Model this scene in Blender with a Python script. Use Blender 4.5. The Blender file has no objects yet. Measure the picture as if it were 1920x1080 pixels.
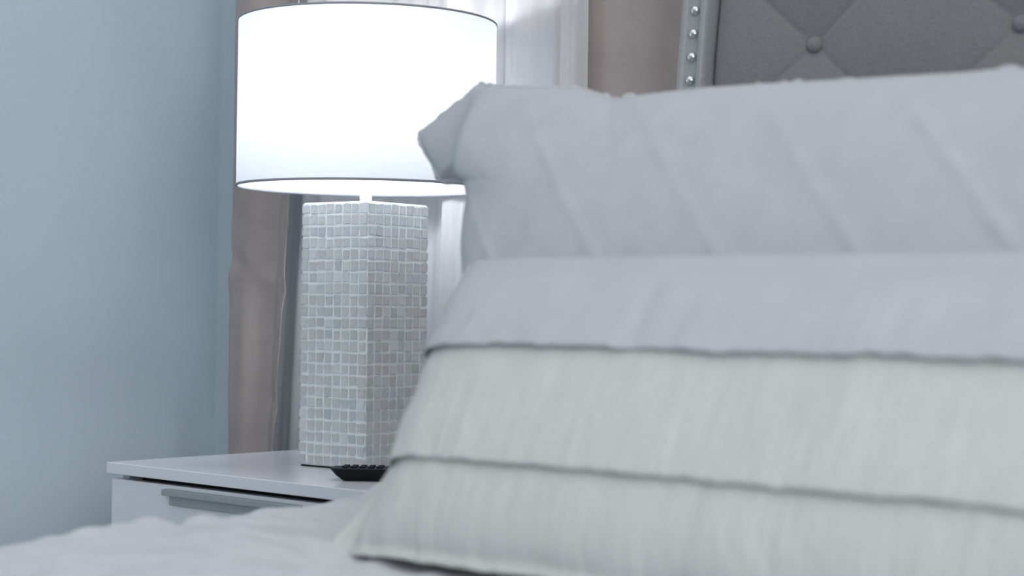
import bpy, bmesh, math, random
from mathutils import Vector, Matrix, noise

# ------------------------------------------------------------------ camera
# Room axes: +X runs along the headboard wall, +Y points into that wall, +Z up.
sc = bpy.context.scene
col = sc.collection
YAW, PITCH, ROLL, CAM_Z = math.radians(42), math.atan(39/3400), math.radians(.8), .86
cam_data = bpy.data.cameras.new('camera')
cam = bpy.data.objects.new('camera', cam_data)
col.objects.link(cam)
fw0 = Vector((-math.sin(YAW), math.cos(YAW), 0)); hz = Vector((math.cos(YAW), math.sin(YAW), 0)); zz = Vector((0, 0, 1))
fwd = fw0*math.cos(PITCH) + zz*math.sin(PITCH)
upv = zz*math.cos(PITCH) - fw0*math.sin(PITCH)
rgt = hz*math.cos(ROLL) + upv*math.sin(ROLL)
upr = upv*math.cos(ROLL) - hz*math.sin(ROLL)
m3 = Matrix((rgt, upr, -fwd)).transposed()
cam.matrix_world = Matrix.Translation((0, 0, CAM_Z)) @ m3.to_4x4()
cam_data.sensor_width = 36
cam_data.lens = 3400/1920*36
cam_data.clip_start = .02
cam_data.dof.use_dof = True
cam_data.dof.focus_distance = 2.65
cam_data.dof.aperture_fstop = 4.2
sc.camera = cam

# ------------------------------------------------------------------ world, light, exposure
world = bpy.data.worlds.new('world'); sc.world = world
world.use_nodes = True
bg = world.node_tree.nodes['Background']
bg.inputs['Color'].default_value = (.86, .925, 1.0, 1)
bg.inputs['Strength'].default_value = .9
vs = sc.view_settings
vs.view_transform = 'Standard'; vs.look = 'None'; vs.gamma = 1; vs.exposure = 0
vs.use_curve_mapping = False

def area(name, loc, target, sx, sy, power, color):
    l = bpy.data.lights.new(name, 'AREA'); l.shape = 'RECTANGLE'; l.size = sx; l.size_y = sy
    l.energy = power; l.color = color
    o = bpy.data.objects.new(name, l); col.objects.link(o)
    o.location = loc
    o.rotation_euler = (Vector(target) - Vector(loc)).to_track_quat('-Z', 'Y').to_euler()
    return o
# added fill from the room's open right side, aimed at the left wall
area('side_fill_light', (2.6, -1.0, 1.65), (-2.6, 1.7, .9), 2.2, 1.6, 66, (.93, .97, 1.0))
# added broad fill below the ceiling, no fixture there
area('overhead_fill_light', (-.8, .2, 2.53), (-.8, .2, 0), 3.4, 3.4, 27, (1.0, .97, .94))

# ------------------------------------------------------------------ materials
def nodes_of(m):
    m.use_nodes = True
    return m.node_tree, m.node_tree.nodes['Principled BSDF']

def mat(name, color, rough=.6, var=.0, vscale=8, bump=0, bscale=60, metal=0, coat=0, spec=None, sheen=0, detail=4, stretch=None):
    m = bpy.data.materials.new(name); nt, b = nodes_of(m)
    b.inputs['Roughness'].default_value = rough
    b.inputs['Metallic'].default_value = metal
    b.inputs['Coat Weight'].default_value = coat
    b.inputs['Sheen Weight'].default_value = sheen
    if spec is not None: b.inputs['Specular IOR Level'].default_value = spec
    tc = nt.nodes.new('ShaderNodeTexCoord')
    mp = nt.nodes.new('ShaderNodeMapping'); nt.links.new(tc.outputs['Object'], mp.inputs['Vector'])
    if stretch: mp.inputs['Scale'].default_value = stretch
    n = nt.nodes.new('ShaderNodeTexNoise'); n.inputs['Scale'].default_value = vscale; n.inputs['Detail'].default_value = detail
    nt.links.new(mp.outputs['Vector'], n.inputs['Vector'])
    r = nt.nodes.new('ShaderNodeValToRGB')
    r.color_ramp.elements[0].position = .3; r.color_ramp.elements[1].position = .7
    r.color_ramp.elements[0].color = tuple(c*(1-var) for c in color) + (1,)
    r.color_ramp.elements[1].color = tuple(min(1, c*(1+var)) for c in color) + (1,)
    nt.links.new(n.outputs['Fac'], r.inputs['Fac']); nt.links.new(r.outputs['Color'], b.inputs['Base Color'])
    if bump:
        n2 = nt.nodes.new('ShaderNodeTexNoise'); n2.inputs['Scale'].default_value = bscale; n2.inputs['Detail'].default_value = 3
        nt.links.new(mp.outputs['Vector'], n2.inputs['Vector'])
        bp = nt.nodes.new('ShaderNodeBump'); bp.inputs['Strength'].default_value = bump; bp.inputs['Distance'].default_value = .01
        nt.links.new(n2.outputs['Fac'], bp.inputs['Height']); nt.links.new(bp.outputs['Normal'], b.inputs['Normal'])
    return m

M = {}
M['wall'] = mat('blue_wall_paint', (.56, .665, .73), .62, .03, 3, .10, 130)
M['ceiling'] = mat('ceiling_paint', (.78, .79, .80), .9, .01, 4, .1, 90)
M['floor'] = mat('floor_carpet', (.42, .40, .38), .95, .08, 40, .5, 200)
M['white_trim'] = mat('white_trim_paint', (.80, .81, .82), .45, .01, 4)
M['gloss'] = mat('white_gloss_lacquer', (.80, .81, .87), .16, .01, 4, coat=.08, spec=.3)
M['dark_gap'] = mat('gap_shade_dark', (.05, .05, .055), .8, .05, 20)  # near-black, paints the shade in the drawer gap; also colours the plinth
M['handle'] = mat('brushed_grey_metal', (.42, .45, .47), .4, .04, 60, metal=.5)
M['grout'] = mat('shell_grout', (.84, .87, .87), .5, .04, 60, .1, 150)
M['black'] = mat('black_plastic', (.005, .006, .009), .5, .1, 40, spec=.2)
M['key'] = mat('rubber_key', (.02, .03, .045), .6, .1, 60, spec=.3)
M['felt'] = mat('dark_felt', (.015, .015, .018), .95, .1, 60)
M['neck'] = mat('white_enamel', (.82, .83, .86), .35, .01, 10)
M['brushed'] = mat('brushed_nickel', (.55, .55, .56), .3, .04, 60, metal=1)
M['chrome'] = mat('polished_chrome', (.75, .75, .76), .10, .02, 40, metal=1)
M['trim'] = mat('shade_trim', (.30, .31, .34), .7, .03, 40)
M['headboard'] = mat('grey_linen', (.205, .202, .206), .8, .08, 260, .18, 500, sheen=.15)
M['border'] = mat('grey_satin_band', (.32, .33, .345), .38, .06, 200, .05, 400, sheen=.2)
M['drape'] = mat('taupe_drape', (.385, .33, .315), .75, .05, 18, .06, 300)
M['comforter'] = mat('white_tufted_cotton', (.60, .61, .64), .9, .03, 30, .2, 160)
M['sham'] = mat('white_quilted_cotton', (.50, .51, .54), .9, .03, 24, .08, 140)
M['ruffle'] = mat('ivory_gauze', (.60, .615, .595), .92, .03, 14, .25, 120, stretch=(3, 3, .5))
M['linen'] = mat('plain_white_cotton', (.68, .69, .71), .9, .02, 20, .1, 120)
M['mattress'] = mat('mattress_ticking', (.70, .70, .70), .9, .03, 20)

def mat_sheer():
    m = bpy.data.materials.new('white_sheer_voile'); nt, b = nodes_of(m)
    out = nt.nodes['Material Output']; nt.nodes.remove(b)
    d = nt.nodes.new('ShaderNodeBsdfDiffuse'); t = nt.nodes.new('ShaderNodeBsdfTranslucent'); tr = nt.nodes.new('ShaderNodeBsdfTransparent')
    wv = nt.nodes.new('ShaderNodeTexNoise'); wv.inputs['Scale'].default_value = 90
    rp = nt.nodes.new('ShaderNodeValToRGB')
    rp.color_ramp.elements[0].color = (.74, .72, .725, 1); rp.color_ramp.elements[1].color = (.82, .80, .805, 1)
    nt.links.new(wv.outputs['Fac'], rp.inputs['Fac'])
    nt.links.new(rp.outputs['Color'], d.inputs['Color']); nt.links.new(rp.outputs['Color'], t.inputs['Color'])
    a = nt.nodes.new('ShaderNodeMixShader'); a.inputs[0].default_value = .34
    nt.links.new(d.outputs[0], a.inputs[1]); nt.links.new(t.outputs[0], a.inputs[2])
    c = nt.nodes.new('ShaderNodeMixShader'); c.inputs[0].default_value = .15
    nt.links.new(a.outputs[0], c.inputs[1]); nt.links.new(tr.outputs[0], c.inputs[2])
    nt.links.new(c.outputs[0], out.inputs['Surface'])
    return m
M['sheer'] = mat_sheer()

def mat_shade():
    m = bpy.data.materials.new('white_linen_shade'); nt, b = nodes_of(m)
    out = nt.nodes['Material Output']; nt.nodes.remove(b)
    tc = nt.nodes.new('ShaderNodeTexCoord'); mp = nt.nodes.new('ShaderNodeMapping'); mp.inputs['Scale'].default_value = (40, 40, 400)
    nt.links.new(tc.outputs['Object'], mp.inputs['Vector'])
    n = nt.nodes.new('ShaderNodeTexNoise'); n.inputs['Scale'].default_value = 1
    nt.links.new(mp.outputs['Vector'], n.inputs['Vector'])
    rp = nt.nodes.new('ShaderNodeValToRGB')
    rp.color_ramp.elements[0].color = (.80, .82, .86, 1); rp.color_ramp.elements[1].color = (.86, .88, .92, 1)
    nt.links.new(n.outputs['Fac'], rp.inputs['Fac'])
    d = nt.nodes.new('ShaderNodeBsdfDiffuse'); t = nt.nodes.new('ShaderNodeBsdfTranslucent')
    nt.links.new(rp.outputs['Color'], d.inputs['Color']); nt.links.new(rp.outputs['Color'], t.inputs['Color'])
    a = nt.nodes.new('ShaderNodeMixShader'); a.inputs[0].default_value = .28
    nt.links.new(d.outputs[0], a.inputs[1]); nt.links.new(t.outputs[0], a.inputs[2])
    nt.links.new(a.outputs[0], out.inputs['Surface'])
    return m
M['shade'] = mat_shade()

def mat_bulb():
    m = bpy.data.materials.new('lit_bulb'); nt, b = nodes_of(m)
    b.inputs['Base Color'].default_value = (.9, .9, .9, 1)
    b.inputs['Emission Color'].default_value = (.93, .96, 1, 1)
    b.inputs['Emission Strength'].default_value = 88
    return m
M['bulb'] = mat_bulb()

def mat_tile(kind):
    m = bpy.data.materials.new('capiz_shell_' + kind); nt, b = nodes_of(m)
    if kind == 'single':
        src = nt.nodes.new('ShaderNodeObjectInfo').outputs['Random']
    else:
        src = nt.nodes.new('ShaderNodeNewGeometry').outputs['Random Per Island']
    r = nt.nodes.new('ShaderNodeValToRGB'); r.color_ramp.interpolation = 'LINEAR'
    stops = [(.0, (.48, .52, .52)), (.2, (.57, .60, .57)), (.4, (.51, .54, .59)), (.55, (.60, .64, .64)),
             (.7, (.55, .57, .54)), (.85, (.57, .55, .55)), (1., (.66, .70, .70))]
    el = r.color_ramp.elements
    el[0].position, el[0].color = stops[0][0], stops[0][1] + (1,)
    el[1].position, el[1].color = stops[-1][0], stops[-1][1] + (1,)
    for p, c in stops[1:-1]:
        e = el.new(p); e.color = c + (1,)
    nt.links.new(src, r.inputs['Fac'])
    tc = nt.nodes.new('ShaderNodeTexCoord')
    n = nt.nodes.new('ShaderNodeTexNoise'); n.inputs['Scale'].default_value = 130; n.inputs['Detail'].default_value = 5
    nt.links.new(tc.outputs['Object'], n.inputs['Vector'])
    mx = nt.nodes.new('ShaderNodeMix'); mx.data_type = 'RGBA'; mx.blend_type = 'OVERLAY'; mx.inputs[0].default_value = .35
    nt.links.new(r.outputs['Color'], mx.inputs[6]); nt.links.new(n.outputs['Color'], mx.inputs[7])
    hs = nt.nodes.new('ShaderNodeHueSaturation'); hs.inputs['Saturation'].default_value = .8
    nt.links.new(mx.outputs[2], hs.inputs['Color'])
    nt.links.new(hs.outputs['Color'], b.inputs['Base Color'])
    b.inputs['Roughness'].default_value = .3
    bp = nt.nodes.new('ShaderNodeBump'); bp.inputs['Strength'].default_value = .25; bp.inputs['Distance'].default_value = .004
    nt.links.new(n.outputs['Fac'], bp.inputs['Height']); nt.links.new(bp.outputs['Normal'], b.inputs['Normal'])
    return m
M['tile'] = mat_tile('single'); M['tile_many'] = mat_tile('many')

def mat_glass():
    m = bpy.data.materials.new('window_glass'); nt, b = nodes_of(m)
    out = nt.nodes['Material Output']; nt.nodes.remove(b)
    tr = nt.nodes.new('ShaderNodeBsdfTransparent'); g = nt.nodes.new('ShaderNodeBsdfGlossy'); g.inputs['Roughness'].default_value = .02
    fr = nt.nodes.new('ShaderNodeFresnel'); fr.inputs['IOR'].default_value = 1.45
    x = nt.nodes.new('ShaderNodeMixShader')
    nt.links.new(fr.outputs[0], x.inputs[0]); nt.links.new(tr.outputs[0], x.inputs[1]); nt.links.new(g.outputs[0], x.inputs[2])
    nt.links.new(x.outputs[0], out.inputs['Surface'])
    return m
M['glass'] = mat_glass()

# ------------------------------------------------------------------ helpers
def link(name, me, material, parent=None, smooth=False):
    if smooth:
        for p in me.polygons: p.use_smooth = True
    if material and not me.materials: me.materials.append(material)
    o = bpy.data.objects.new(name, me); col.objects.link(o)
    if parent: o.parent = parent
    return o

def from_bm(name, bm, material, parent=None, smooth=False):
    bmesh.ops.recalc_face_normals(bm, faces=bm.faces)
    me = bpy.data.meshes.new(name); bm.to_mesh(me); bm.free()
    return link(name, me, material, parent, smooth)

def add_box(bm, lo, hi, bev=0, seg=2):
    g = bmesh.ops.create_cube(bm, size=1)
    vs_ = g['verts']
    for v in vs_:
        v.co = Vector([lo[i] + (v.co[i] + .5)*(hi[i] - lo[i]) for i in range(3)])
    if bev:
        es = {e for v in vs_ for e in v.link_edges}
        bmesh.ops.bevel(bm, geom=list(es), offset=bev, segments=seg, affect='EDGES', profile=.5)

def box(name, lo, hi, material, parent=None, bev=0, seg=2):
    bm = bmesh.new(); add_box(bm, lo, hi, bev, seg)
    return from_bm(name, bm, material, parent)

def add_lathe(bm, prof, n=32, c=(0, 0, 0), closed=False):
    rings = []
    for r, z in prof:
        rings.append([bm.verts.new((c[0] + r*math.cos(2*math.pi*k/n), c[1] + r*math.sin(2*math.pi*k/n), c[2] + z)) for k in range(n)])
    pairs = list(zip(rings, rings[1:])) + ([(rings[-1], rings[0])] if closed else [])
    for a, b in pairs:
        for k in range(n):
            bm.faces.new((a[k], a[(k+1) % n], b[(k+1) % n], b[k]))
    if not closed:
        if prof[0][0] > 1e-6: bm.faces.new(rings[0][::-1])
        if prof[-1][0] > 1e-6: bm.faces.new(rings[-1])

def lathe(name, prof, material, parent=None, n=32, c=(0, 0, 0), closed=False, smooth=True):
    bm = bmesh.new(); add_lathe(bm, prof, n, c, closed)
    return from_bm(name, bm, material, parent, smooth)

def tube(name, pts, rad, material, parent=None, n=8, cyclic=False):
    bm = bmesh.new(); pts = [Vector(p) for p in pts]; rings = []
    N = len(pts)
    for i, p in enumerate(pts):
        if cyclic: t = pts[(i+1) % N] - pts[i-1]
        else: t = pts[min(i+1, N-1)] - pts[max(i-1, 0)]
        t.normalize()
        a = t.cross(Vector((0, 0, 1)))
        if a.length < .05: a = t.cross(Vector((0, 1, 0)))
        a.normalize(); b = t.cross(a)
        r = rad(i) if callable(rad) else rad
        rings.append([bm.verts.new(p + a*r*math.cos(2*math.pi*k/n) + b*r*math.sin(2*math.pi*k/n)) for k in range(n)])
    for i in range(N if cyclic else N-1):
        A, B = rings[i], rings[(i+1) % N]
        for k in range(n): bm.faces.new((A[k], A[(k+1) % n], B[(k+1) % n], B[k]))
    if not cyclic: bm.faces.new(rings[0][::-1]); bm.faces.new(rings[-1])
    return from_bm(name, bm, material, parent, True)

def grid_mesh(name, nx, ny, f, material, parent=None, flip=False):
    vs_ = [f(i/(nx-1), j/(ny-1)) for j in range(ny) for i in range(nx)]
    fs = []
    for j in range(ny-1):
        for i in range(nx-1):
            q = (j*nx+i, j*nx+i+1, (j+1)*nx+i+1, (j+1)*nx+i)
            fs.append(q[::-1] if flip else q)
    me = bpy.data.meshes.new(name); me.from_pydata(vs_, [], fs)
    return link(name, me, material, parent, True)

def thing(name, label, cat, loc=(0, 0, 0), group=None):
    o = bpy.data.objects.new(name, None); col.objects.link(o); o.location = loc; o.empty_display_size = .05
    o['label'] = label; o['category'] = cat
    if group: o['group'] = group
    return o

def tag(o, label, cat, group=None):
    o['label'] = label; o['category'] = cat
    if group: o['group'] = group
    return o

def structure(o, label=None):
    o['kind'] = 'structure'
    if label: o['label'] = label
    return o

def nz(x, y, z=0): return noise.noise(Vector((x, y, z)))

def smooth01(x):
    x = max(0, min(1, x)); return x*x*(3-2*x)

# ------------------------------------------------------------------ room shell
WX, WY, CEIL = -2.69, 2.16, 2.55
structure(box('floor', (WX-.1, -2.6, -.1), (2.6, WY+.1, 0), M['floor']), 'carpeted bedroom floor')
structure(box('ceiling', (WX-.1, -2.6, CEIL), (2.6, WY+.1, CEIL+.1), M['ceiling']), 'white painted ceiling')
structure(box('wall_left', (WX-.1, -2.6, 0), (WX, WY+.1, CEIL), M['wall']), 'pale blue painted wall left of the nightstand')
WIN = (-2.36, -1.66, 1.315, 2.15)
bm = bmesh.new()
add_box(bm, (WX, WY, 0), (WIN[0], WY+.1, CEIL)); add_box(bm, (WIN[1], WY, 0), (2.6, WY+.1, CEIL))
add_box(bm, (WIN[0], WY, 0), (WIN[1], WY+.1, WIN[2])); add_box(bm, (WIN[0], WY, WIN[3]), (WIN[1], WY+.1, CEIL))
structure(from_bm('wall_back', bm, M['wall']), 'pale blue painted wall behind the headboard')
structure(box('added_wall_front', (WX-.1, -2.7, 0), (2.6, -2.6, CEIL), M['wall']), 'added unseen pale blue wall beyond the foot of the bed')  # unseen, put in to cut light coming from the foot end
structure(box('added_wall_right', (1.3, .4, 0), (1.4, WY+.1, CEIL), M['wall']), 'added unseen pale blue wall right of the bed head')  # unseen partial wall, added to dim the right end of the pillows
structure(box('baseboard_left', (WX, -2.6, 0), (WX+.014, WY, .1), M['white_trim'], bev=.003))
structure(box('baseboard_back', (WX+.014, WY-.014, 0), (2.6, WY, .1), M['white_trim'], bev=.003))
win = bpy.data.objects.new('window_1', None); col.objects.link(win); win.location = (0, 0, 0)
structure(win, 'white framed window behind the sheer curtain')
def wframe(x0, x1, z0, z1, w, name):
    bm = bmesh.new()
    y0, y1 = WY+.03, WY+.075
    add_box(bm, (x0, y0, z0), (x0+w, y1, z1)); add_box(bm, (x1-w, y0, z0), (x1, y1, z1))
    add_box(bm, (x0+w, y0, z0), (x1-w, y1, z0+w)); add_box(bm, (x0+w, y0, z1-w), (x1-w, y1, z1))
    return from_bm(name, bm, M['white_trim'], win)
zm = (WIN[2]+WIN[3])/2
for z0, z1 in ((WIN[2], zm), (zm, WIN[3])):
    s_ = wframe(WIN[0], WIN[1], z0, z1, .028, 'sash')
    box('pane', (WIN[0]+.028, WY+.050, z0+.028), (WIN[1]-.028, WY+.054, z1-.028), M['glass'], s_)
box('sill', (WIN[0]-.02, WY-.012, WIN[2]-.018), (WIN[1]+.02, WY+.03, WIN[2]), M['white_trim'], win, .003)

# ------------------------------------------------------------------ bed frame and headboard
bed = thing('bed', 'bed with grey upholstered headboard, button tufting and chrome nail trim', 'bed', (0, 0, 0))
BX0, BX1, HB_TOP = -1.453, .085, 1.56
LEAN = .10
def hb_y(z): return 1.94 + LEAN*(z - 1.26)          # front of the raised border at height z
BW = .043
def border_mesh(name, path_fn, L, n):
    # cross-section across the band: piped outer edge, flat band, piped inner edge, inner side going back
    prof = [(-.0, .07), (-.001, .012), (.001, .004), (.005, .0), (.009, .003), (.011, .006), (.030, .006), (.032, .003), (.0365, .0), (.041, .004), (.043, .010), (.043, .07)]
    vs_, fs = [], []
    for i in range(n+1):
        t = i/n*L
        for a, d in prof: vs_.append(path_fn(t, a, d))
    k = len(prof)
    for i in range(n):
        for j in range(k-1): fs.append((i*k+j, i*k+j+1, (i+1)*k+j+1, (i+1)*k+j))
    me = bpy.data.meshes.new(name); me.from_pydata(vs_, [], fs)
    return link(name, me, M['border'], bed, True)
Z0 = .30
border_mesh('headboard_border', lambda t, a, d: (BX0+a, hb_y(Z0+t)+d, Z0+t), HB_TOP-Z0, 24)
border_mesh('headboard_border', lambda t, a, d: (BX1-a, hb_y(Z0+t)+d, Z0+t), HB_TOP-Z0, 24)
border_mesh('headboard_border', lambda t, a, d: (BX0+.043+t, hb_y(HB_TOP-a)+d, HB_TOP-a), BX1-BX0-.086, 24)
me = bpy.data.meshes.new('headboard_back')
vb = []
for z in (Z0, HB_TOP):
    for x in (BX0, BX1):
        for d in (.050, .085): vb.append((x, hb_y(z)+d, z))
me.from_pydata(vb, [], [(0, 2, 6, 4), (1, 5, 7, 3), (0, 4, 5, 1), (2, 3, 7, 6), (0, 1, 3, 2), (4, 6, 7, 5)])
link('headboard_back', me, M['headboard'], bed)
# tufted panel
PX0, PX1 = BX0+.045, BX1-.045
BU, BZ, SU, SZ = -1.250, 1.199, .281, .235
def puff(x, z):
    xi = (x-BU)/SU + (z-BZ)/SZ; et = (x-BU)/SU - (z-BZ)/SZ
    p = abs(math.sin(math.pi*xi)*math.sin(math.pi*et))**.7
    dx = xi-round(xi); de = et-round(et)
    g = math.exp(-(dx/.016)**2) + math.exp(-(de/.016)**2)
    ii, jj = round(xi), round(et)                 # nearest button
    r = math.hypot(x - (BU + (ii+jj)/2*SU), z - (BZ + (ii-jj)/2*SZ))
    return .009*p + .012*(1-math.exp(-r/.035)) - .0016*min(1, g)*smooth01((r-.005)/.02)
def panel_pt(s, t):
    x = PX0 + s*(PX1-PX0); z = .55 + t*(HB_TOP-.045-.55)
    e = min(x-PX0, PX1-x, HB_TOP-.045-z)
    edge = 1 - math.exp(-max(0, e)/.022)
    h = puff(x, z)*edge + .002*nz(x*7, z*7)*edge + .010*smooth01(e/.008)
    return (x, hb_y(z) + .034 - h, z)
grid_mesh('tufted_panel', 420, 280, panel_pt, M['headboard'], bed)
# buttons
bprof = [(0, .009), (.004, .0086), (.0075, .007), (.0100, .004), (.0112, .0), (.0105, -.004)]
bmn = bmesh.new(); add_lathe(bmn, bprof[::-1], 24)
bmesh.ops.rotate(bmn, verts=bmn.verts, cent=(0, 0, 0), matrix=Matrix.Rotation(math.radians(90), 3, 'X'))
bmesh.ops.recalc_face_normals(bmn, faces=bmn.faces)
bme = bpy.data.meshes.new('button'); bmn.to_mesh(bme); bmn.free(); bme.materials.append(M['headboard'])
for p in bme.polygons: p.use_smooth = True
for row in range(-4, 4):
    for c in range(-2, 7):
        x = BU + (c + (.5 if row % 2 else 0))*SU; z = BZ + row*SZ/2
        if PX0+.04 < x < PX1-.04 and .8 < z < HB_TOP-.09:
            o = bpy.data.objects.new('button', bme); col.objects.link(o); o.parent = bed
            o.location = (x, hb_y(z)+.034-.013, z); o.rotation_euler = (-math.atan(LEAN), 0, 0)
# nail heads down the left border
nprof = [(0, .0056), (.0022, .0054), (.0046, .0042), (.0062, .0020), (.0068, .0), (.0066, -.002)]
bmn = bmesh.new(); add_lathe(bmn, nprof[::-1], 20)
bmesh.ops.rotate(bmn, verts=bmn.verts, cent=(0, 0, 0), matrix=Matrix.Rotation(math.radians(90), 3, 'X'))
bmesh.ops.recalc_face_normals(bmn, faces=bmn.faces)
nme = bpy.data.meshes.new('nail_head'); bmn.to_mesh(nme); bmn.free(); nme.materials.append(M['chrome'])
for p in nme.polygons: p.use_smooth = True
for k in range(-12, 10):
    z = 1.2595 + k*.0313
    for x in (BX0+.0225, BX1-.0225):
        o = bpy.data.objects.new('nail_head', nme); col.objects.link(o); o.parent = bed
        o.location = (x, hb_y(z)+.005, z); o.rotation_euler = (-math.atan(LEAN), 0, 0)
for x0, x1 in ((BX0+.005, BX0+.035), (BX1-.035, BX1-.005)):
    box('side_rail', (x0, -.12, .16), (x1, 1.88, .34), M['headboard'], bed, .006)
box('foot_rail', (BX0+.035, -.12, .16), (BX1-.035, -.09, .34), M['headboard'], bed, .006)
box('slat_deck', (BX0+.035, -.09, .28), (BX1-.035, 1.86, .31), M['headboard'], bed, .004)
for x in (BX0+.02, BX1-.08):
    for y in (-.10, 1.78): box('leg', (x, y, 0), (x+.06, y+.06, .16), M['felt'], bed, .006)
mt = box('mattress', (BX0+.045, -.08, .31), (BX1-.045, 1.80, .595), M['mattress'], None, .05, 4)
tag(mt, 'white mattress hidden under the white comforter', 'mattress')

# ------------------------------------------------------------------ comforter
CX = -1.452
def tuft(x, y):
    # rows of chenille knots in a diamond lattice
    a = (x*.72 + y*.70)/.125; b = (-x*.72 + y*.70)/.125
    h = 0
    for q, w in ((a, b), (b, a)):
        d = (q-round(q))*.125
        k = .6 + .4*math.sin(w*.125/.034*2*math.pi + 1.7*round(q))
        h += math.exp(-(d/.012)**2)*k*(.6+.8*abs(nz(x*14+3, y*14, round(q))))
    return h
def comforter_pt(s, t):
    y = -.16 + t*2.01
    w = s*1.95                      # distance along the cross-section from the right
    flat = 1.50; R = .055
    if w < flat: x = .10 - w; z = .64; nx_, nz_ = 0, 1
    elif w < flat + R*math.pi/2:
        an = (w-flat)/R; x = .10 - flat - R*math.sin(an); z = .64 - R + R*math.cos(an); nx_, nz_ = -math.sin(an), math.cos(an)
    else:
        x = .10 - flat - R; z = .64 - R - (w-flat-R*math.pi/2); nx_, nz_ = -1, 0
    d = .007*nz(x*5, y*5, z*5) + .004*nz(x*16+7, y*16, z*16) + .0036*tuft(w, y) + .010*max(0, nz(w*11+5, y*11, 2)-.15) - .004
    if x < -1.2:                    # soft swell where the pillows push the cover towards the edge
        d += .010*math.exp(-((y-1.36)/.12)**2)*smooth01((-1.2-x)/.1)
        d += -.012*smooth01((1.05-y)/.25)
    d += -.016*smooth01((x+1.24)/.08)*smooth01((y-.95)/.1)
    for bx, by, bh, br in ((-1.425, 1.065, .009, .016), (-1.43, 1.13, .011, .015), (-1.40, .98, .006, .02), (-1.44, 1.235, .006, .014), (-1.43, 1.385, .012, .030), (-1.33, 1.32, .010, .03)):
        d += bh*math.exp(-((x-bx)**2+(y-by)**2)/br**2)
    d += -.020*smooth01((y-1.60)/.2)
    return (x + nx_*d, y, z + nz_*d)
cf = grid_mesh('comforter', 330, 400, comforter_pt, M['comforter'])
tag(cf, 'white tufted comforter spread over the bed below the pillows', 'comforter')
md = cf.modifiers.new('thick', 'SOLIDIFY'); md.thickness = .012; md.offset = -1

# ------------------------------------------------------------------ pillows
def resample(pts, n):
    pts = [Vector(p) for p in pts]
    L = [0]
    for a, b in zip(pts, pts[1:]): L.append(L[-1] + (b-a).length)
    out = []
    for i in range(n):
        d = L[-1]*i/(n-1); j = 0
        while j < len(L)-2 and L[j+1] < d: j += 1
        f = (d-L[j])/max(1e-9, L[j+1]-L[j]); out.append(pts[j].lerp(pts[j+1], min(1, max(0, f))))
    return out

def pillow_mesh(name, left, right, bottom, top, ns, nt, hfun, place, material, parent):
    Lc, Rc = resample(left, nt), resample(right, nt); Bc, Tc = resample(bottom, ns), resample(top, ns)
    def uv(i, j):
        s, t = i/(ns-1), j/(nt-1)
        p = Bc[0]*(1-s)*(1-t) + Bc[-1]*s*(1-t) + Tc[0]*(1-s)*t + Tc[-1]*s*t
        p = p + (Lc[j]-Bc[0].lerp(Tc[0], t))*(1-s)**5 + (Rc[j]-Bc[-1].lerp(Tc[-1], t))*s**5
        p = p + (Bc[i]-Bc[0].lerp(Bc[-1], s))*(1-t)**4 + (Tc[i]-Tc[0].lerp(Tc[-1], s))*t**4
        return p
    vs_, fs, idx = [], [], {}
    for side in (0, 1):
        for j in range(nt):
            for i in range(ns):
                edge = i in (0, ns-1) or j in (0, nt-1)
                if side and edge: idx[1, i, j] = idx[0, i, j]; continue
                p = uv(i, j); s, t = i/(ns-1), j/(nt-1)
                h = 0 if edge else hfun(p.x, p.y, s, t, side)
                idx[side, i, j] = len(vs_); vs_.append(place(p.x, p.y, h if side == 0 else -h))
        for j in range(nt-1):
            for i in range(ns-1):
                q = [idx[side, i, j], idx[side, i+1, j], idx[side, i+1, j+1], idx[side, i, j+1]]
                fs.append(q if side == 0 else q[::-1])
    me = bpy.data.meshes.new(name); me.from_pydata(vs_, [], fs)
    edge_pts = [place(p.x, p.y, 0) for p in (Bc[:-1] + Rc[:-1] + Tc[::-1][:-1] + Lc[::-1][:-1])]
    return link(name, me, material, parent, True), edge_pts

def plane_placer(y0, k, z0, bend=None):
    c = math.sqrt(1+k*k)
    def place(x, b, h):
        y = y0 + b*k/c; z = z0 + b/c
        if bend: y += bend(x, b)
        return (x, y - h/c, z + h*k/c)
    return place

# quilted sham standing behind the ruffled pillow
sham = thing('quilted_sham', 'large white quilted sham with tufted lines and a drooping corner beside lampshade', 'pillow', (0, 0, 0))
def sham_bend(x, b):
    return .05*smooth01((-1.315-x)/.08)*smooth01((b-.30)/.06)
sp = plane_placer(1.28, .36, .655, sham_bend)
sh_left = [(-1.22, .0), (-1.24, .10), (-1.27, .20), (-1.304, .28), (-1.312, .312), (-1.316, .340), (-1.325, .355), (-1.371, .366), (-1.400, .369), (-1.415, .368), (-1.429, .381), (-1.454, .403), (-1.474, .423)]
sh_top = [(-1.474, .423), (-1.472, .431), (-1.466, .437), (-1.449, .448), (-1.431, .460), (-1.415, .472), (-1.406, .482), (-1.399, .487), (-1.385, .488), (-1.34, .480), (-1.301, .475), (-1.255, .471), (-1.194, .466), (-1.160, .456), (-1.143, .450), (-1.109, .455), (-1.037, .457), (-.963, .456), (-.875, .453), (-.794, .451), (-.707, .449), (-.60, .455), (-.50, .462), (-.42, .47)]
sh_top = [(x, b - .005 - .006*smooth01((x+1.35)/.3)) if x > -1.39 else (x, b) for x, b in sh_top]
sh_right = [(-.42, 0), (-.405, .12), (-.405, .33), (-.42, .459)]
sh_bot = [(-1.22, 0), (-1.1, -.003), (-.8, -.004), (-.6, -.003), (-.42, 0)]
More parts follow.
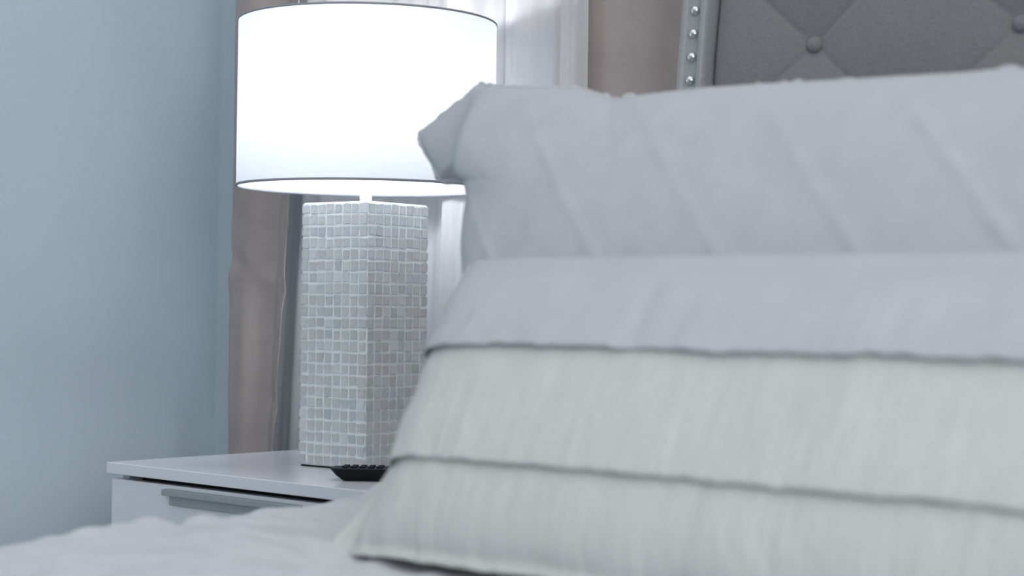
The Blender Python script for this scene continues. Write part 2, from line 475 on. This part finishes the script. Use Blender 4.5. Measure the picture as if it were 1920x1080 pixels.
def sham_h(a, b, s, t, side):
    e = max(0, (1-abs(2*s-1)**3.2)*(1-abs(2*t-1)**3.0))**.5
    h = .058*e
    if side == 0:
        p = (a*.74 + b*.67)/.105; q = (-a*.74 + b*.67)/.105
        for w, o in ((p, q), (q, p)):
            d = (w-round(w))*.105
            kn = .5 + .9*nz(o*4.1, round(w)*3.3, 2)
            h += e*.0030*math.exp(-(d/.0075)**2)*(.35+.65*kn)*(.4+1.2*abs(nz(a*9, b*9, 11)))
        h += e*(.0028*nz(a*10, b*10, 3) + .0004*nz(a*45, b*45, 5))
        # crease where the corner folds away
        if a < -1.2: h += -.006*math.exp(-((a+1.365)/.016)**2)*smooth01((b-.30)/.1)*e
    return h
_, rim = pillow_mesh('cover', sh_left, sh_right, sh_bot, sh_top, 300, 170, sham_h, sp, M['sham'], sham)
def edge_trim(name, rim, r0, seed, parent, material, wl=18.):
    # gathered frill stitched round the edge of a pillow
    pts = resample(rim + [rim[0]], 900)[:-1]
    def rad(i):
        p = pts[i]; return r0*(.40 + 1.7*max(0, nz(p.x*wl*2.1+seed, p.y*wl, p.z*wl*2.1)) + .8*max(0, nz(p.x*wl*6, p.y*wl*6+seed, p.z*wl*6)))
    return tube(name, pts, rad, material, parent, 7, True)
edge_trim('edge_frill', rim, .0052, 1.3, sham, M['sham'])

# plain sleeping pillow hidden between sham and headboard
plain = thing('sleeping_pillow', 'plain white sleeping pillow tucked between quilted sham and headboard', 'pillow', (0, 0, 0))
pp = plane_placer(1.60, .40, .655)
pillow_mesh('cover', [(-1.22, 0), (-1.235, .18), (-1.22, .36)], [(-.50, 0), (-.485, .18), (-.50, .36)],
            [(-1.22, 0), (-.86, -.005), (-.50, 0)], [(-1.22, .36), (-.86, .35), (-.50, .36)], 60, 40,
            lambda a, b, s, t, side: .10*max(0, (1-abs(2*s-1)**3)*(1-abs(2*t-1)**3))**.5 + .004*nz(a*9, b*9, side), pp, M['linen'], plain)

# ruffled lumbar pillow in front
lum = thing('ruffled_pillow', 'ivory ruffled pillow with three tiered flounces in front of quilted sham', 'pillow', (0, 0, 0))
lp = plane_placer(1.145, .40, .630)
LX0, LX1, LB = -1.178, -.40, .285
def lum_h(a, b, s=None, t=None, side=0):
    s = (a-LX0)/(LX1-LX0); t = b/LB
    return .055*max(0, (1-abs(2*s-1)**7)*(1-abs(2*t-1)**2.6))**.5
pillow_mesh('cover', [(LX0, 0), (LX0-.004, LB/2), (LX0-.004, LB)], [(LX1, 0), (LX1+.008, LB/2), (LX1, LB)],
            [(LX0, 0), (-.78, -.002), (LX1, 0)], [(LX0-.004, LB), (-.95, LB-.004), (-.78, LB-.006), (LX1, LB)], 80, 40,
            lambda a, b, s, t, side: (.055 if side == 0 else .025)*max(0, (1-abs(2*s-1)**7)*(1-abs(2*t-1)**2.6))**.5, lp, M['ruffle'], lum)
def flounce(b0, b1, lift0, lift1, amp, seed, x0, m_, flare=.004):
    def f(s, t):
        x = x0 + s*(LX1+.012-x0)
        b = b0 + (b1-b0)*t
        s2 = (x-LX0)/(LX1-LX0)
        endx = max(0, 1-abs(2*min(1, max(0, s2))-1)**9)**.5
        tb = min(.98, max(.02, b/LB))
        base = .055*endx*max(0, 1-abs(2*tb-1)**2.6)**.5
        pl = (.32*nz(x*120+4*nz(x*7, seed), t*1.2, seed) + .7*nz(x*46+3*nz(t*1.5, x*4), t*1.0, seed) + 1.0*nz(x*15, t*.9, seed+8))
        gather = .5*math.exp(-((t-.0)/.10)**2)
        h = base + lift0 + (lift1-lift0)*(t**.8) + amp*pl*(.30+.70*t) * (1-.3*gather)
        if seed == 1.0: h -= .0024*math.exp(-((x+.922-.012*t)/.010)**2)*smooth01((t-.1)/.5)
        b += .0035*nz(x*14, seed+2)*t + .0015*nz(x*60, seed+5)*t
        xx = x + .004*nz(b*30, seed, 2)*(1 if s < .1 else 0)
        return lp(xx - flare*t*t*math.exp(-s/.05), b, h)
    o = grid_mesh('flounce', 420, 34, f, m_, lum, flip=True)
    m = o.modifiers.new('thick', 'SOLIDIFY'); m.thickness = .0022; m.offset = -1
    return o
flounce(.291, .189, .001, .013, .0014, 1.0, -1.186, M['sham'])
flounce(.205, .083, .004, .017, .0026, 5.0, -1.184, M['ruffle'])
flounce(.100, -.004, .005, .030, .0032, 9.0, -1.198, M['ruffle'], .035)

# ------------------------------------------------------------------ nightstand
NX0, NX1, NY0, NY1, NZ = -2.29, -1.708, 1.632, 2.025, .62
ns = thing('nightstand', 'white glossy nightstand with slim grey drawer pull under the lamp', 'nightstand', ((NX0+NX1)/2, (NY0+NY1)/2, 0))
bpy.context.view_layer.update()
def nbox(name, lo, hi, m, par=ns, bev=.0012):
    o = box(name, lo, hi, m, None, bev)
    o.parent = par; o.matrix_parent_inverse = par.matrix_world.inverted(); return o
nbox('top', (NX0, NY0, NZ-.017), (NX1, NY1, NZ), M['gloss'])
nbox('side_panel', (NX0+.005, NY0+.026, .06), (NX0+.023, NY1-.005, NZ-.017), M['gloss'])
nbox('side_panel', (NX1-.023, NY0+.026, .06), (NX1-.005, NY1-.005, NZ-.017), M['gloss'])
nbox('back_panel', (NX0+.023, NY1-.012, .06), (NX1-.023, NY1-.005, NZ-.017), M['gloss'])
nbox('gap_shade_sheet', (NX0+.023, NY0+.05, .06), (NX1-.023, NY0+.056, NZ-.017), M['dark_gap'])  # dark sheet standing in for the shade seen through the drawer gap
nbox('bottom_panel', (NX0+.023, NY0+.026, .06), (NX1-.023, NY1-.012, .076), M['gloss'])
nbox('plinth', (NX0+.03, NY0+.05, 0), (NX1-.03, NY1-.03, .06), M['dark_gap'])
for z0, z1 in ((.338, NZ-.0245), (.066, .330)):
    d = nbox('drawer_front', (NX0+.005, NY0+.007, z0), (NX1-.005, NY0+.0255, z1), M['gloss'])
    bpy.context.view_layer.update()
    bmh = bmesh.new()
    hx0, hx1 = -2.145, -1.850
    add_box(bmh, (hx0, NY0-.007, z1-.014), (hx1, NY0+.0065, z1-.005), .001)        # lip one pulls
    add_box(bmh, (hx0+.006, NY0+.003, z1-.028), (hx1-.006, NY0+.0065, z1-.014), .0006)  # plate below it
    h = from_bm('handle', bmh, M['handle'])
    h['label'] = 'slim brushed grey edge pull'
    h.parent = d; h.matrix_parent_inverse = d.matrix_world.inverted()

# ------------------------------------------------------------------ table lamp
LXC, LYC = -1.999, 1.887
lamp = thing('table_lamp', 'lit table lamp with white drum shade and shell mosaic base on nightstand', 'lamp', (LXC, LYC, NZ))
lamp.rotation_euler = (0, 0, math.radians(4))
S, FOOT, COLS, ROWS = .1365, .002, 8, 23
BT = .395                                  # top of the mosaic base above the nightstand
base = box('base', (-S/2+.001, -S/2+.001, FOOT), (S/2-.001, S/2-.001, BT), M['grout'], lamp, .004, 3)
base['label'] = 'square column clad in pale shell mosaic'
box('foot_pad', (-S/2+.004, -S/2+.004, 0), (S/2-.004, S/2-.004, FOOT), M['felt'], lamp)
random.seed(7)
def tile_verts(w, h, rnd, th=.0011):
    c = .0011
    pts = []
    for sx, sz in ((-1, -1), (1, -1), (1, 1), (-1, 1)):
        x, z = sx*w/2, sz*h/2
        j = lambda a=.0009: rnd.uniform(-a, a)
        a = (x - sx*c*rnd.uniform(.5, 1.8) + j(.0003), z + j()); b = (x + j(), z - sz*c*rnd.uniform(.5, 1.8) + j(.0003))
        pts += ([b, a] if sx*sz > 0 else [a, b]) if False else ([a, b] if (sx, sz) in ((1, -1), (-1, 1)) else [b, a])
    return pts
def tile_geo(pts, th=.0011):
    n = len(pts)
    vs_ = [(x, .0004, z) for x, z in pts] + [(x*.95, -th, z*.95) for x, z in pts]
    fs = [tuple(range(n, 2*n))]
    fs += [(i, (i+1) % n, n+(i+1) % n, n+i) for i in range(n)]
    return vs_, fs
PW, PH = (S-.002)/COLS, (BT-FOOT-.002)/ROWS
variants = []
for k in range(18):
    vs_, fs = tile_geo(tile_verts(PW-.0028+random.uniform(-.0011, .0008), PH-.0030+random.uniform(-.0012, .0008), random))
    me = bpy.data.meshes.new('tile'); me.from_pydata(vs_, [], fs); me.materials.append(M['tile']); variants.append(me)
stuff_v, stuff_f = [], []
rot = {0: 0, 1: math.pi/2, 2: math.pi, 3: -math.pi/2}       # face 0 looks -Y, face 1 looks +X
count = 0
for face in range(4):
    R3 = Matrix.Rotation(rot[face], 3, 'Z')
    for r in range(ROWS-1, -1, -1):
        dz = random.uniform(-.0006, .0006)
        for c in range(COLS):
            x = -S/2 + .001 + (c+.5)*PW + random.uniform(-.0004, .0004)
            z = FOOT + .001 + (r+.5)*PH + dz + .0004*math.sin(c*1.3+r)
            p = R3 @ Vector((x, -S/2+.0009, z))
            single = face == 0 or (face == 1 and count < 300)
            if single:
                count += 1
                o = bpy.data.objects.new('tile', random.choice(variants)); col.objects.link(o); o.parent = base
                o.location = p; o.rotation_euler = (random.uniform(-.05, .05), random.uniform(-.05, .05), rot[face] + random.uniform(-.05, .05))
            else:
                vs_, fs = tile_geo(tile_verts(PW-.0026, PH-.0026, random))
                k = len(stuff_v)
                stuff_v += [tuple(p + R3 @ Vector(v)) for v in vs_]; stuff_f += [tuple(i+k for i in f) for f in fs]
me = bpy.data.meshes.new('shell_tiles'); me.from_pydata(stuff_v, [], stuff_f)
st = link('shell_tiles', me, M['tile_many'], base); st['kind'] = 'stuff'
SB, ST = 1.038-NZ, 1.289-NZ
RB, RT = .1945, .1945
lathe('neck', [(.0092, BT), (.0092, SB+.055)], M['neck'], lamp, 24)
lathe('socket', [(.014, SB+.055), (.016, SB+.060), (.016, SB+.095), (.013, SB+.10)], M['brushed'], lamp, 24)
bz = SB+.10
bulb = lathe('bulb', [(.012, bz), (.014, bz+.012), (.024, bz+.035), (.029, bz+.055), (.027, bz+.072), (.018, bz+.085), (0.0001, bz+.090)], M['bulb'], lamp, 24)
TH = .0012
shade = lathe('shade', [(RB, SB), (RT, ST), (RT-TH, ST), (RB-TH, SB)], M['shade'], lamp, 96, closed=True)
shade['label'] = 'white linen drum shade glowing from inside'
# the linen itself is one sheet of cloth: outer wall only, its rims carry the trim
bm = bmesh.new(); n = 96
A = [bm.verts.new((RB*math.cos(2*math.pi*k/n), RB*math.sin(2*math.pi*k/n), SB)) for k in range(n)]
B = [bm.verts.new((RT*math.cos(2*math.pi*k/n), RT*math.sin(2*math.pi*k/n), ST)) for k in range(n)]
for k in range(n): bm.faces.new((A[k], A[(k+1) % n], B[(k+1) % n], B[k]))
me = bpy.data.meshes.new('shade'); bm.to_mesh(me); bm.free()
for p in me.polygons: p.use_smooth = True
me.materials.append(M['shade']); shade.data = me
for R0, z, hgt in ((RB, SB, .0035), (RT, ST, .0030)):
    zz0 = z if z == SB else z-hgt
    lathe('rim_trim', [(R0+.0006, zz0), (R0+.0010, zz0+hgt*.5), (R0+.0006, zz0+hgt), (R0-.0016, zz0+hgt), (R0-.0016, zz0)], M['trim'], shade, 96, closed=True)
# harp, spider and finial
hp = []
for k in range(33):
    a = math.pi*k/32
    hp.append((.052*math.cos(a)*(1 if 1 else 0), 0, SB+.10 + (ST-.012-SB-.10)*math.sin(a)**.6))
tube('harp', hp, .0016, M['brushed'], lamp, 8)
for k in range(3):
    a = k*2*math.pi/3 + .5
    tube('spider_arm', [(.006*math.cos(a), .006*math.sin(a), ST-.010), (.09*math.cos(a), .09*math.sin(a), ST-.012), ((RT-.002)*math.cos(a), (RT-.002)*math.sin(a), ST-.002)], .0014, M['brushed'], lamp, 8)
lathe('finial', [(.008, ST-.013), (.009, ST-.008), (.0045, ST-.004), (.004, ST+.008), (.008, ST+.014), (.010, ST+.021), (.007, ST+.028), (.0001, ST+.031)], M['brushed'], lamp, 20)
tube('cord', [(0, S/2-.006, .004), (0, S/2+.02, .004), (.01, S/2+.05, .004), (.02, .158, .004)], .0022, M['neck'], lamp, 8)

# ------------------------------------------------------------------ remote control
ra = math.atan2(.669, .743) - math.radians(2)
rm = thing('remote_control', 'black remote control lying on the nightstand before the lamp', 'remote', (-1.804, 1.755, NZ))
rm.rotation_euler = (0, 0, ra)
RL, RW, RH = .160, .046, .0185
def rrect(l, w, r, z, n=6):
    out = []
    for cx, cy, a0 in ((l/2-r, w/2-r, 0), (-l/2+r, w/2-r, 90), (-l/2+r, -w/2+r, 180), (l/2-r, -w/2+r, 270)):
        for k in range(n+1):
            a = math.radians(a0 + 90*k/n); out.append((cx + r*math.cos(a), cy + r*math.sin(a), z))
    return out
bm = bmesh.new(); rings = []
for l, w, r, z in ((RL-.038, RW-.016, .006, 0), (RL-.030, RW-.010, .007, .0018), (RL-.014, RW-.004, .009, .008), (RL-.003, RW-.001, .010, .0145), (RL, RW, .010, .0158), (RL, RW, .010, .0168)):
    rings.append([bm.verts.new(p) for p in rrect(l, w, r, z)])
for a, b in zip(rings, rings[1:]):
    k = len(a)
    for i in range(k): bm.faces.new((a[i], a[(i+1) % k], b[(i+1) % k], b[i]))
bm.faces.new(rings[0][::-1]); bm.faces.new(rings[-1])
from_bm('body', bm, M['black'], rm)
bm = bmesh.new(); rings = []
for l, w, r, z in ((RL-.003, RW-.003, .009, .0168), (RL-.004, RW-.004, .009, .0178)):
    rings.append([bm.verts.new(p) for p in rrect(l, w, r, z)])
a, b = rings; k = len(a)
for i in range(k): bm.faces.new((a[i], a[(i+1) % k], b[(i+1) % k], b[i]))
bm.faces.new(b); from_bm('keypad', bm, M['key'], rm)
bmk = bmesh.new(); add_box(bmk, (-.0042, -.0036, 0), (.0042, .0036, .0026), .0011, 2)
bmesh.ops.recalc_face_normals(bmk, faces=bmk.faces)
kme = bpy.data.meshes.new('key'); bmk.to_mesh(kme); bmk.free(); kme.materials.append(M['black'])
for i in range(11):
    for j in range(3):
        if i in (5, 6) and j != 1: continue
        o = bpy.data.objects.new('key', kme); col.objects.link(o); o.parent = rm
        o.location = (-.060 + i*.012, (j-1)*.012, .0176)

# ------------------------------------------------------------------ curtains
def curtain(name, f, nx, nz_, material, label, thick):
    o = grid_mesh(name, nx, nz_, f, material, None, flip=True)
    m = o.modifiers.new('thick', 'SOLIDIFY'); m.thickness = thick; m.offset = 0
    if not thick: o.modifiers.remove(m)
    tag(o, label, 'curtain'); return o
ZT = 2.30
def lin(tab, x):
    for (a, va), (b, vb_) in zip(tab, tab[1:]):
        if x <= b:
            f = (x-a)/(b-a); f = f*f*(3-2*f); return va + (vb_-va)*f
    return tab[-1][1]
def drape_left(s, t):
    z = .015 + t*(ZT-.015)
    k = smooth01((z-.2)/1.1)
    x1 = -2.336 + .060*k + .012*smooth01((z-1.1)/.4)
    x = -2.477 + s*(x1+2.477)
    y = lin([(0, 2.026), (.06, 2.012), (.30, 2.006), (.55, 2.014), (.68, 2.014), (.85, 2.000), (.96, 1.986), (1, 1.982)], s)
    # soft cross wrinkles where the cloth was folded
    y += .006*math.exp(-((z-.925+.06*(s-.3))/.018)**2)*math.sin(s*7+.4) - .005*math.exp(-((z-.90-.12*s)/.03)**2)*(1-s)
    y += .004*math.exp(-((z-.74+.05*s)/.016)**2)*smooth01((s-.3)/.3)
    y += .003*nz(s*2+2, z*3, 1) + .001*nz(s*6, z*9, 4)
    return (x, y, z)
curtain('drape', drape_left, 60, 240, M['drape'], 'taupe drape hanging left of the lamp beside the blue wall', .0015)
def drape_right(s, t):
    z = .015 + t*(ZT-.015)
    x = -1.768 + s*.415
    y = lin([(0, 2.105), (.04, 2.092), (.14, 2.072), (.35, 2.066), (.55, 2.080), (.8, 2.060), (1, 2.085)], s) + .012*smooth01((z-1.0)/1)*0
    y += .004*nz(s*5+9, z*4, 1) + .003*nz(s*12, z*9, 7)
    y += .003*math.exp(-((s*.36-.25+.35*(z-1.25))/.012)**2)
    return (x, y, z)
curtain('drape', drape_right, 70, 200, M['drape'], 'brown taupe drape hanging between the sheer curtain and the headboard', .0015)
def sheer(s, t):
    z = .02 + t*(ZT-.02)
    x0 = -2.420 - .045*(1-smooth01((z-.4)/.9))
    x = x0 + s*(-1.702-x0)
    # folds: bright gathered ridge at each side, flatter span behind the lamp
    y = lin([(0, 2.062), (.12, 2.052), (.165, 2.034), (.21, 2.044), (.26, 2.075), (.32, 2.118), (.45, 2.130), (.52, 2.128), (.545, 2.085), (.60, 2.090), (.68, 2.112), (.70, 2.125), (.715, 2.095),
             (.76, 2.092), (.80, 2.108), (.89, 2.112), (.920, 2.065), (.935, 2.044), (.975, 2.038), (1, 2.048)], s)
    y += .002*math.sin(s*140+2*nz(s*6, z*2)) + .003*nz(s*8, z*4, 2)
    return (x, y, z)
curtain('sheer_curtain', sheer, 260, 120, M['sheer'], 'white sheer curtain over the window behind the lamp', 0)
rod = thing('curtain_rod', 'slim metal curtain rod above the window', 'curtain rod', (-2.0, 2.09, ZT))
tube('rod', [(-.56, 0, .012), (.70, 0, .012)], .009, M['brushed'], rod, 12)
for x in (-.5, .64):
    tube('bracket', [(x, 0, .012), (x, .069, .012)], .005, M['brushed'], rod, 8)
